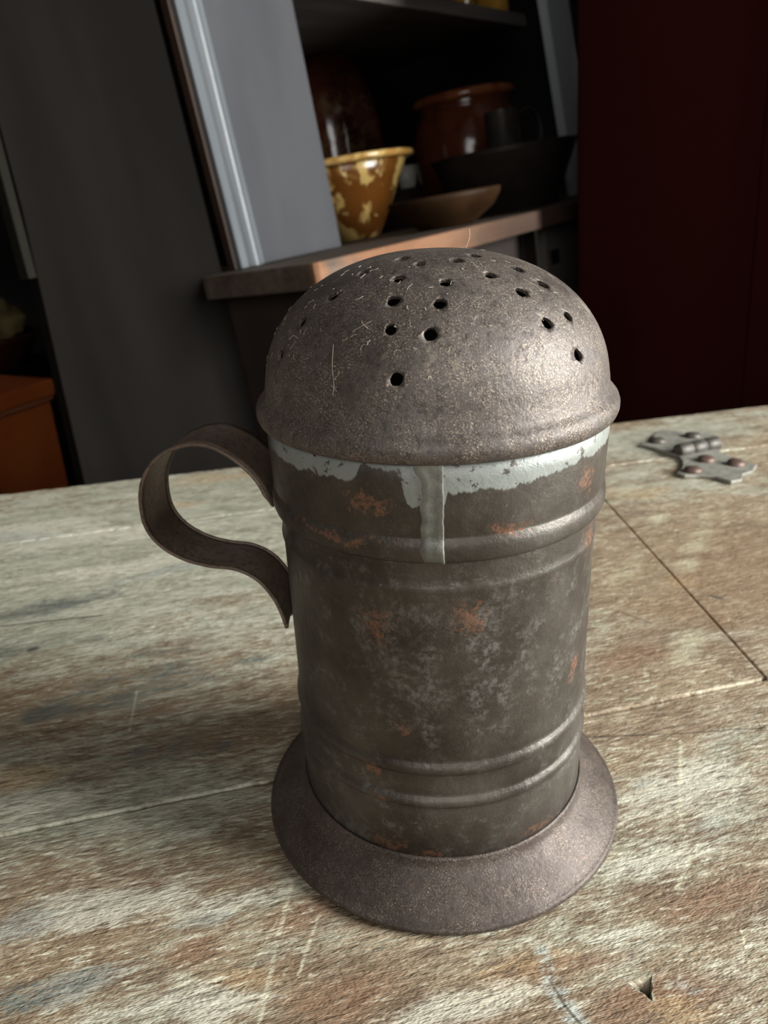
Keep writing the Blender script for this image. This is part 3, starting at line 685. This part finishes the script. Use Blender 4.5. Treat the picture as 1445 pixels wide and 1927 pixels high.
M_greyL = painted('blue_grey_paint_moulding', (0.105, 0.115, 0.124), (0.14, 0.152, 0.16), 14, (1, 1, 0.15), 0.32, 0.12, (0.12, 0.10, 0.09), 0.68, 0.5)
M_pale_grey = painted('pale_blue_grey_paint', (0.64, 0.69, 0.73), (0.70, 0.75, 0.79), 9, (1, 1, 0.25), 0.5, 0.12)
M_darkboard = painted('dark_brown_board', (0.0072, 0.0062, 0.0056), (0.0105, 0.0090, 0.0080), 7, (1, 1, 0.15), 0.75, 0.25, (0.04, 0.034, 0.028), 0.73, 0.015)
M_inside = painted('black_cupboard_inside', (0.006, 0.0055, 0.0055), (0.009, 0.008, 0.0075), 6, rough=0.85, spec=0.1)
M_brownedge = painted('bare_brown_edge', (0.03, 0.016, 0.010), (0.05, 0.025, 0.015), 20, (1, 1, 0.2), 0.6)
def counter_material():
    m = N('worn_counter_wood'); v = m.sc(m.co, (0.12, 1, 1)); n1 = m.noise(v, 60, 6, 0.65); n2 = m.noise(m.co, 11, 5)
    col = m.ramp(n1, [(0.3, (0.060, 0.044, 0.034)), (0.55, (0.105, 0.080, 0.062)), (0.75, (0.16, 0.125, 0.10))])
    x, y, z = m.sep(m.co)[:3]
    frontm = m.math('MULTIPLY', m.math('MULTIPLY', m.ss(y, -0.184, -0.196), m.ss(n2, 0.30, 0.5)), m.ss(x, 0.55, 0.05))
    col = m.mix(m.math('MULTIPLY', frontm, 0.75), col, m.mix(n1, (0.15, 0.065, 0.032), (0.40, 0.19, 0.095)))
    col = m.mix(m.math('MULTIPLY', m.math('MULTIPLY', m.ss(y, -0.184, -0.196), m.ss(x, 0.12, 0.42)), 0.75), col, (0.05, 0.028, 0.02))  # right part of the front edge darkened: the door's shade put into the colour
    return m.done(col, 0.65, 0.0, m.bump(n1, 0.4, 0.002), 0.15)
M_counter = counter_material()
cup = thing('cupboard', 'tall old cupboard with a blue-grey front frame and open shelves behind the table', 'cupboard', CM)
def cpart(name, pts, c0, c1, mat, bevel=0.0):  # polygon in the face plane, thickness from c0 to c1
    bm = prism_bm([L3(s, t, c0) for s, t in pts], L3(0, 0, c1)-L3(0, 0, c0))
    bmesh.ops.recalc_face_normals(bm, faces=bm.faces[:])
    if bevel: bmesh.ops.bevel(bm, geom=bm.edges[:], offset=bevel, segments=2, affect='EDGES', profile=0.6)
    return mesh_obj(name, bm, mat, cup, recalc=False)
TOP, BOT = 1.05, -0.80
sh = lambda s, t, k=-0.036: s+k*t
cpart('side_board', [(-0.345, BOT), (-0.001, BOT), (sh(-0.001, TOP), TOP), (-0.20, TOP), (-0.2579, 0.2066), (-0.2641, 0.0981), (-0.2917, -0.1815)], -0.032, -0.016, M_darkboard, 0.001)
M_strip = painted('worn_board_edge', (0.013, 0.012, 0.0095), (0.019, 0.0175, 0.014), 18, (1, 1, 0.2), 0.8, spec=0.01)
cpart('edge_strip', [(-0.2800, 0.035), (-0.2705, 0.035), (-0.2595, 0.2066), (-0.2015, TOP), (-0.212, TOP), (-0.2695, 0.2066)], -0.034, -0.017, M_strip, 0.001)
# moulded stile: brown back edge, flat fillet, hollow, round, hollow
s0, s1 = 0.0, 0.0470
cpart('stile_edge', [(sh(-0.004, 0), 0.001), (sh(0.004, 0), 0.001), (sh(0.004, TOP), TOP), (sh(-0.004, TOP), TOP)], -0.016, -0.004, M_brownedge)
prof_s = [(0.000, -0.016), (0.000, 0.004), (0.0015, 0.0055), (0.011, 0.0055), (0.0125, 0.004), (0.0145, 0.0005), (0.017, 0.0000)]
prof_s += [(0.017+0.020*i/10, 0.0005+0.0088*math.sin(math.pi*i/10)) for i in range(1, 11)]+[(0.039, -0.0005), (0.041, 0.001), (0.0455, 0.001), (0.0470, -0.001), (0.0470, -0.016)]
bm = bmesh.new()
lowr = [bm.verts.new(L3(s, 0.0015, c)) for s, c in prof_s]; hir = [bm.verts.new(L3(sh(s, TOP), TOP, c)) for s, c in prof_s]
for i in range(len(prof_s)-1): bm.faces.new((lowr[i], lowr[i+1], hir[i+1], hir[i]))
bm.faces.new(lowr[::-1]); bm.faces.new(hir); bm.faces.new((lowr[-1], lowr[0], hir[0], hir[-1]))
mo = mesh_obj('moulded_stile', bm, M_greyL, cup, True); mo.data.set_sharp_from_angle(angle=math.radians(28))
cpart('front_board', [(0.0482, 0.0015), (0.2180, 0.0015), (sh(0.2180, TOP), TOP), (sh(0.0482, TOP), TOP)], -0.018, -0.002, M_grey, 0.0012)
kr = -0.205
cpart('right_stile', [(1.1085, 0.0015), (1.2300, 0.0015), (sh(1.2300, 0.85, kr), 0.85), (sh(1.1085, 0.85, kr), 0.85)], -0.020, 0.0, M_pale_grey, 0.0015)
# counter slab
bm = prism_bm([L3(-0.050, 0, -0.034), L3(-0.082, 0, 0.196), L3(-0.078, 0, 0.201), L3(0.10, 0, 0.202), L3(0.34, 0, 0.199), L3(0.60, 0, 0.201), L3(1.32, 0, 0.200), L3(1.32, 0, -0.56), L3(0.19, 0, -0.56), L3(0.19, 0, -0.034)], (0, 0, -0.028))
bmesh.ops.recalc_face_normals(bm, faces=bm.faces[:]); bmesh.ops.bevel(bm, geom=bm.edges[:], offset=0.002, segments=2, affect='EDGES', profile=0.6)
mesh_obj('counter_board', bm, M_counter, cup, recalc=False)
# inside of the upper part
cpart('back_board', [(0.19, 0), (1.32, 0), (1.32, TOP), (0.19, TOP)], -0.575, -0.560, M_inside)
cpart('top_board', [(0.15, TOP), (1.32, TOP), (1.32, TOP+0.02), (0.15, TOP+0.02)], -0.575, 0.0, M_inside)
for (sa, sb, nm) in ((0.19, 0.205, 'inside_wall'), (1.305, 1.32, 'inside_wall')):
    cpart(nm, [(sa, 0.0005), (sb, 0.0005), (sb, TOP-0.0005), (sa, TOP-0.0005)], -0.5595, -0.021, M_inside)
M_shelf = painted('dim_shelf_wood', (0.09, 0.076, 0.07), (0.14, 0.12, 0.11), 30, (0.1, 1, 1), 0.6)
cpart('upper_shelf', [(0.206, 0.354), (1.036, 0.354), (1.033, 0.378), (0.206, 0.378)], -0.555, -0.050, M_shelf, 0.0015)
# lower part, under the counter
M_lowbrown = painted('dark_brown_lower_panel', (0.022, 0.014, 0.011), (0.035, 0.022, 0.017), 9, (0.2, 1, 1), 0.7)
M_lowgrey = painted('dim_grey_lower_stile', (0.075, 0.066, 0.058), (0.10, 0.09, 0.08), 9, (1, 1, 0.25), 0.6)
CB = BOT
sp = on_front(1024, 430, 0.16)[0]
cpart('lower_panel', [(-0.02, CB), (sp-0.110, CB), (sp-0.110, -0.0285), (-0.02, -0.0285)], 0.145, 0.158, M_lowbrown)
cpart('lower_post', [(sp-0.075, CB), (sp-0.030, CB), (sp-0.030, -0.0285), (sp-0.075, -0.0285)], 0.145, 0.156, M_lowbrown)
ls = cpart('lower_stile', [(sp, CB), (sp+0.45, CB), (sp+0.45, -0.0285), (sp, -0.0285)], 0.145, 0.160, M_lowgrey)
q0, q1 = on_front(1036, 472, 0.161), on_front(1052, 494, 0.161)
cpart('latch_plate', [(q0[0], q1[1]), (q1[0], q1[1]), (q1[0], q0[1]), (q0[0], q0[1])], 0.158, 0.1625, M_inside, 0.001)
cpart('lower_side', [(-0.02, CB), (-0.006, CB), (-0.006, -0.0285), (-0.02, -0.0285)], -0.015, 0.1445, M_lowbrown)

# ------------------------------------------------------------------ pottery and tin on the counter
def glaze(name, c1, c2, scale=18, thr=(0.45, 0.6), rough=0.12, stretch=(1, 1, 1), c3=None, bump=0.1):
    m = N(name); v = m.vmath('ADD', m.sc(m.co, stretch), m.vmath('SCALE', m.noise(m.co, 14, 3, out=1), None, scale=0.09))
    col = m.mix(m.ss(m.noise(v, scale, 4, 0.55), *thr), c1, c2)
    if c3: col = m.mix(m.ss(m.noise(v, scale*2.3, 4), 0.62, 0.70), col, c3)
    return m.done(col, rough, 0.0, m.bump(m.noise(m.co, 90, 3), bump, 0.003), 0.5)
def on_counter(name, label, cat, px, c, t=0.0, rz=0.0):
    s = spot(px, c, t)
    return thing(name, label, cat, CM @ Matrix.Translation(L3(s, t, c)) @ Matrix.Rotation(rz, 4, 'Z')), s

M_bowl = glaze('mottled_yellow_brown_glaze', (0.095, 0.033, 0.006), (0.38, 0.255, 0.085), 16, (0.50, 0.57), 0.22, (1.0, 1.5, 0.42), (0.50, 0.38, 0.16))
M_bowlrim = glaze('yellow_glaze_rim', (0.32, 0.17, 0.045), (0.48, 0.33, 0.12), 40)
o, _ = on_counter('mottled_bowl', 'mottled yellow and brown glazed conical bowl in front of the dark jug', 'bowl', 672, -0.165, 0.0, 0.6)
R_, H_ = 0.126, 0.150; KZ = 0.90
ang = lambda z: 0.042+(R_-0.008-0.042)*(z/H_)**0.92
wall = [(0, 0.001), (0.040, 0.0), (0.043, 0.003)]+[(ang(z), z) for z in (0.02, 0.05, 0.08, 0.11, 0.138)]+[(ang(H_*.96)-0.004, 0.139)]+[(ang(z)-0.007, z) for z in (0.11, 0.08, 0.05, 0.02)]+[(0, 0.010)]
lathe('bowl_wall', [(r, z*KZ) for r, z in wall], M_bowl, o, 64)
rim = [(R_-0.016, 0.1395), (R_-0.004, 0.1385), (R_, 0.142), (R_+0.001, 0.147), (R_-0.002, 0.151), (R_-0.009, 0.152), (R_-0.016, 0.149), (R_-0.016, 0.1395)]
lathe('rolled_rim', [(r, z*KZ) for r, z in rim], M_bowlrim, o, 64)

def jug_material():
    m = N('dark_brown_jug_glaze'); v = m.vmath('ADD', m.co, m.vmath('SCALE', m.noise(m.co, 22, 3, out=1), None, scale=0.03))
    col = m.mix(m.ss(m.noise(v, 14, 4), 0.4, 0.65), (0.026, 0.007, 0.0045), (0.062, 0.017, 0.009))
    z = m.sep(m.co)[2]
    def band(a, b): return m.math('MULTIPLY', m.ss(z, a-0.004, a+0.004), m.ss(z, b+0.004, b-0.004))
    marks = m.ss(m.noise(m.sc(v, (1, 1, 1)), 75, 4, 0.6), 0.48, 0.58)
    bm_ = m.math('MAXIMUM', band(0.165, 0.215), band(0.232, 0.275))
    col = m.mix(m.math('MULTIPLY', m.math('MULTIPLY', bm_, marks), 0.55), col, (0.10, 0.062, 0.03))
    str_ = m.ss(m.noise(m.sc(v, (0.6, 0.6, 0.35)), 40, 4), 0.60, 0.68)
    col = m.mix(m.math('MULTIPLY', str_, 0.4), col, (0.10, 0.065, 0.032))
    return m.done(col, 0.10, 0.0, m.bump(m.noise(m.co, 30, 2), 0.12, 0.004), 0.6)
M_jug = jug_material()
o, _ = on_counter('stoneware_jug', 'large dark brown glazed stoneware jug standing behind the mottled bowl', 'jug', 655, -0.36)
jp = [(0, 0.0), (0.098, 0.0), (0.102, 0.006), (0.105, 0.05), (0.109, 0.12), (0.110, 0.18), (0.108, 0.23), (0.101, 0.275), (0.086, 0.315), (0.064, 0.346), (0.042, 0.363), (0.028, 0.371), (0, 0.371)]
lathe('jug_body', jp, M_jug, o, 72)
lathe('jug_neck', [(0.0, 0.3712), (0.026, 0.3712), (0.022, 0.380), (0.022, 0.392), (0.028, 0.398), (0.028, 0.408), (0.014, 0.408), (0.014, 0.395), (0, 0.395)], M_jug, o, 40)
hpts = catmull([(-0.022, 0, 0.392), (-0.05, 0, 0.398), (-0.078, 0, 0.378), (-0.088, 0, 0.345), (-0.086, 0, 0.318)], 6)
mesh_obj('jug_handle', tube_bm(hpts, 0.010, 10), M_jug, o, True)

M_crock = glaze('red_brown_crock_glaze', (0.055, 0.015, 0.007), (0.10, 0.028, 0.012), 9, (0.35, 0.65), 0.14)
M_crockrim = glaze('worn_red_rim_glaze', (0.12, 0.030, 0.012), (0.20, 0.065, 0.025), 16, (0.4, 0.6), 0.16)
o, _ = on_counter('redware_crock', 'wide red-brown glazed crock with a rolled rim behind the dark pan', 'crock', 897, -0.20)
cp = [(0, 0.0), (0.098, 0.0), (0.104, 0.006), (0.120, 0.06), (0.128, 0.12), (0.126, 0.17), (0.114, 0.205), (0.103, 0.220), (0.101, 0.228), (0.108, 0.236), (0.100, 0.240), (0.096, 0.232), (0.096, 0.222), (0.116, 0.17), (0.112, 0.06), (0, 0.012)]
lathe('crock_body', cp, M_crock, o, 72)
cr = [(0.108, 0.2362), (0.116, 0.238), (0.119, 0.245), (0.117, 0.253), (0.110, 0.257), (0.102, 0.254), (0.100, 0.2405), (0.108, 0.2362)]
lathe('rolled_rim', cr, M_crockrim, o, 72)

def tin(name, c, rough=0.4, metal=0.55):
    m = N(name); n1 = m.noise(m.co, 30, 5)
    return m.done(m.mix(m.ss(n1, .35, .65), tuple(x*0.7 for x in c), c), rough, metal, m.bump(m.noise(m.co, 200, 3), 0.15, 0.001), 0.5)
M_pan = tin('dark_old_tin', (0.045, 0.034, 0.030), 0.40, 0.5)
M_mug = tin('dull_grey_tin', (0.075, 0.066, 0.060), 0.34, 0.6)
pan, ps = on_counter('milk_pan', 'large dark tin pan with flared sides at the right of the counter', 'pan', 958, 0.02)
pp = [(0, 0.0), (0.088, 0.0), (0.093, 0.003), (0.138, 0.104), (0.139, 0.108), (0.1355, 0.107), (0.091, 0.006), (0, 0.004)]
lathe('pan_wall', pp, M_pan, pan, 72)
lathe('wired_rim', [(0.1385, 0.1065), (0.141, 0.1065), (0.1425, 0.1085), (0.141, 0.1105), (0.1385, 0.1105), (0.137, 0.1085), (0.1385, 0.1065)], M_pan, pan, 72)
mug = thing('tin_mug', 'narrow grey tin mug with a strap handle standing in the dark pan', 'mug', CM @ Matrix.Translation(L3(ps+0.005, 0.0044, 0.02)) @ Matrix.Rotation(-0.75, 4, 'Z'))
lathe('mug_wall', [(0, 0.0), (0.029, 0.0), (0.031, 0.004), (0.031, 0.172), (0.032, 0.174), (0.030, 0.174), (0.0295, 0.006), (0, 0.004)], M_mug, mug, 48)
hq = catmull([(0.031, 0, 0.165), (0.055, 0, 0.172), (0.072, 0, 0.155), (0.076, 0, 0.125), (0.066, 0, 0.098), (0.031, 0, 0.085)], 6)
bm = bmesh.new(); rows = []
for i, p in enumerate(hq):
    rows.append([bm.verts.new((p[0], k, p[2])) for k in (-0.009, 0.009)])
for A, Bq in zip(rows[:-1], rows[1:]): bm.faces.new((A[0], A[1], Bq[1], Bq[0]))
mh = mesh_obj('mug_handle', bm, M_mug, mug, True)
sd = mh.modifiers.new('s', 'SOLIDIFY'); sd.thickness = 0.0015

M_dish = painted('dim_brown_wood', (0.020, 0.009, 0.003), (0.034, 0.016, 0.006), 14, rough=0.55, spec=0.12)
o, _ = on_counter('shallow_bowl', 'shallow dark brown turned bowl in front of the pan', 'bowl', 842, 0.09)
lathe('bowl_wall', [(0, 0.0), (0.040, 0.0), (0.045, 0.003), (0.075, 0.022), (0.088, 0.040), (0.089, 0.047), (0.086, 0.048), (0.082, 0.040), (0.070, 0.026), (0, 0.010)], M_dish, o, 56)
o, s_ = on_counter('small_box', 'little dark box standing behind the mottled bowl', 'box', 772, -0.36)
box('box_body', (-0.035, -0.03, 0), (0.035, 0.03, 0.075), M_lowbrown, o, 0.002); box('box_lid', (-0.037, -0.032, 0.0752), (0.037, 0.032, 0.083), M_lowbrown, o, 0.002)
M_white = painted('cream_crockery', (0.34, 0.33, 0.29), (0.40, 0.39, 0.35), 20, rough=0.3)
o, _ = on_counter('cream_cup', 'small cream-coloured cup between the mottled bowl and the crock', 'cup', 768, -0.36, 0.0834)
lathe('cup_wall', [(0, 0.0), (0.018, 0.0), (0.020, 0.003), (0.025, 0.02), (0.028, 0.05), (0.026, 0.05), (0.022, 0.02), (0, 0.004)], M_white, o, 40)
hq = catmull([(-0.026, 0, 0.042), (-0.040, 0, 0.044), (-0.044, 0, 0.03), (-0.036, 0, 0.016), (-0.0235, 0, 0.014)], 5)
mesh_obj('cup_handle', tube_bm(hq, 0.0028, 8), M_white, o, True)

M_yellow = glaze('yellow_ochre_glaze', (0.34, 0.165, 0.02), (0.46, 0.25, 0.045), 20, (0.4, 0.6), 0.10)
for px, c, r, lab in ((929, -0.100, 0.034, 'bright yellow glazed jar near the front of the upper shelf'), (884, -0.190, 0.036, 'dimmer yellow jar further back on the upper shelf')):
    o, _ = on_counter('yellow_jar', lab, 'jar', px, c, 0.3784); o['group'] = 'yellow jars on the upper shelf'
    lathe('jar_body', [(0, 0.0), (r-0.003, 0.0), (r, 0.004), (r, 0.085), (r-0.004, 0.098), (r-0.008, 0.104), (r-0.011, 0.098), (r-0.006, 0.082), (r-0.005, 0.006), (0, 0.004)], M_yellow, o, 48)
    lathe('jar_rim', [(r-0.0078, 0.1045), (r-0.003, 0.106), (r-0.003, 0.113), (r-0.008, 0.115), (r-0.011, 0.112), (r-0.011, 0.1045), (r-0.0078, 0.1045)], M_yellow, o, 48)

# ------------------------------------------------------------------ things at the far left
M_orange = painted('orange_red_paint', (0.34, 0.075, 0.018), (0.43, 0.11, 0.026), 9, (1, 1, 0.4), 0.42, 0.15, (0.42, 0.22, 0.12), 0.735, 0.4)
M_orange_l = painted('worn_orange_edge', (0.42, 0.21, 0.12), (0.30, 0.09, 0.04), 22, (0.3, 1, 1), 0.45)
M_maroon = painted('maroon_paint', (0.10, 0.022, 0.016), (0.14, 0.03, 0.02), 9, rough=0.5)
Q = at_depth(86, 712, 1.22); yb = math.radians(70)          # its lit face runs away to the right
BM = Matrix.Translation((Q.x, Q.y, 0)) @ Matrix.Rotation(yb, 4, 'Z')
chest = thing('painted_chest', 'orange-red painted wooden chest with a moulded lid beyond the left end of the table', 'chest', BM)
bh = Q.z
box('chest_body', (-0.40, -0.0, 0), (0.0, 0.32, bh-0.034), M_orange, chest, 0.003)
box('lid', (-0.412, -0.012, bh-0.026), (0.004, 0.33, bh), M_orange, chest, 0.004)
box('lid_moulding', (-0.406, -0.007, bh-0.0338), (0.001, 0.325, bh-0.0263), M_orange_l, chest, 0.002)
box('corner_strip', (-0.19, -0.003, 0.05), (-0.135, -0.0002, bh-0.115), M_maroon, chest)
M_dkred = glaze('dark_red_glaze', (0.035, 0.010, 0.007), (0.05, 0.014, 0.009), 10, rough=0.3)
ws2 = at_depth(78, 700, 1.55)
o = thing('wall_shelf', 'lower dark shelf on the left wall carrying a red bowl behind the orange chest', 'shelf', Matrix.Translation((RX0, ws2.y, ws2.z)))
dx = ws2.x-RX0
box('shelf_board', (0.0005, -0.11, -0.012), (dx, 0.12, 0.012), M_darkboard, o, 0.002)
box('bracket', (0.0005, -0.01, -0.15), (0.02, 0.01, -0.0122), M_darkboard, o); box('bracket', (0.0205, -0.01, -0.03), (dx*0.8, 0.01, -0.0122), M_darkboard, o)
pc = Vector((ws2.x-0.10, ws2.y, ws2.z+0.0124))
o = thing('redware_pan', 'dark red bowl holding olive cloth on the lower wall shelf', 'bowl', Matrix.Translation(pc))
lathe('bowl_wall', [(0, 0), (0.062, 0), (0.066, 0.003), (0.095, 0.055), (0.098, 0.060), (0.094, 0.061), (0.060, 0.008), (0, 0.005)], M_dkred, o, 48)
lathe('rim', [(0.0945, 0.0612), (0.099, 0.0608), (0.101, 0.064), (0.098, 0.067), (0.094, 0.066), (0.0945, 0.0612)], M_dkred, o, 48)
m = N('olive_cloth'); M_cloth = m.done(m.mix(m.noise(m.co, 60, 4), (0.10, 0.078, 0.032), (0.17, 0.13, 0.06)), 0.9, 0.0, m.bump(m.noise(m.co, 500, 3), 0.4, 0.001), 0.1)
bm = bmesh.new(); bmesh.ops.create_icosphere(bm, subdivisions=4, radius=1.0)
for v in bm.verts:
    n_ = mnoise.noise(v.co*2.1)*0.22+mnoise.noise(v.co*4.7)*0.08
    v.co = Vector((v.co.x*0.080*(1+n_), v.co.y*0.066*(1+n_), max(-0.035, v.co.z*0.050*(1+n_*1.5))))
mesh_obj('cloth_bundle', bm, M_cloth, None, True, Matrix.Translation(pc+Vector((0.0, 0.0, 0.082))))
tag(bpy.data.objects['cloth_bundle'], 'crumpled olive cloth heaped in the dark red bowl', 'cloth')
# wall shelf with a black pot
M_pale = painted('pale_worn_wood', (0.30, 0.25, 0.20), (0.38, 0.33, 0.27), 30, (0.3, 1, 1), 0.6)
M_black = iron_material('black_iron', (0.012, 0.011, 0.011), (0.02, 0.018, 0.017), (0.03, 0.02, 0.015), 0.5, 0.3)
ws = at_depth(24, 401, 1.36)
o = thing('wall_shelf', 'short pale-ended shelf on the left wall with a black pot on it', 'shelf', Matrix.Translation((RX0, ws.y, ws.z)))
dx = ws.x-RX0
box('shelf_board', (0.0005, -0.01, -0.014), (dx-0.004, 0.19, 0.014), M_darkboard, o, 0.002); box('board_end', (dx-0.0038, -0.0115, -0.0135), (dx, 0.19, 0.0135), M_pale, o, 0.001)
box('bracket', (0.0005, 0.07, -0.15), (0.02, 0.09, -0.0142), M_darkboard, o); box('bracket', (0.0205, 0.07, -0.03), (dx*0.7, 0.09, -0.0142), M_darkboard, o)
o = thing('iron_pot', 'round black iron pot standing on the shelf at the left edge', 'pot', Matrix.Translation((ws.x-0.085, ws.y+0.085, ws.z+0.0144)))
lathe('pot_body', [(0, 0), (0.045, 0), (0.06, 0.008), (0.078, 0.04), (0.080, 0.065), (0.070, 0.092), (0.062, 0.10), (0.066, 0.108), (0.060, 0.108), (0.058, 0.10), (0.072, 0.065), (0, 0.010)], M_black, o, 48)
bm = tube_bm(catmull([(-0.066, 0, 0.104), (-0.06, 0, 0.15), (0, 0, 0.185), (0.06, 0, 0.15), (0.066, 0, 0.104)], 6), 0.0035, 8); mesh_obj('bail_handle', bm, M_black, o, True)
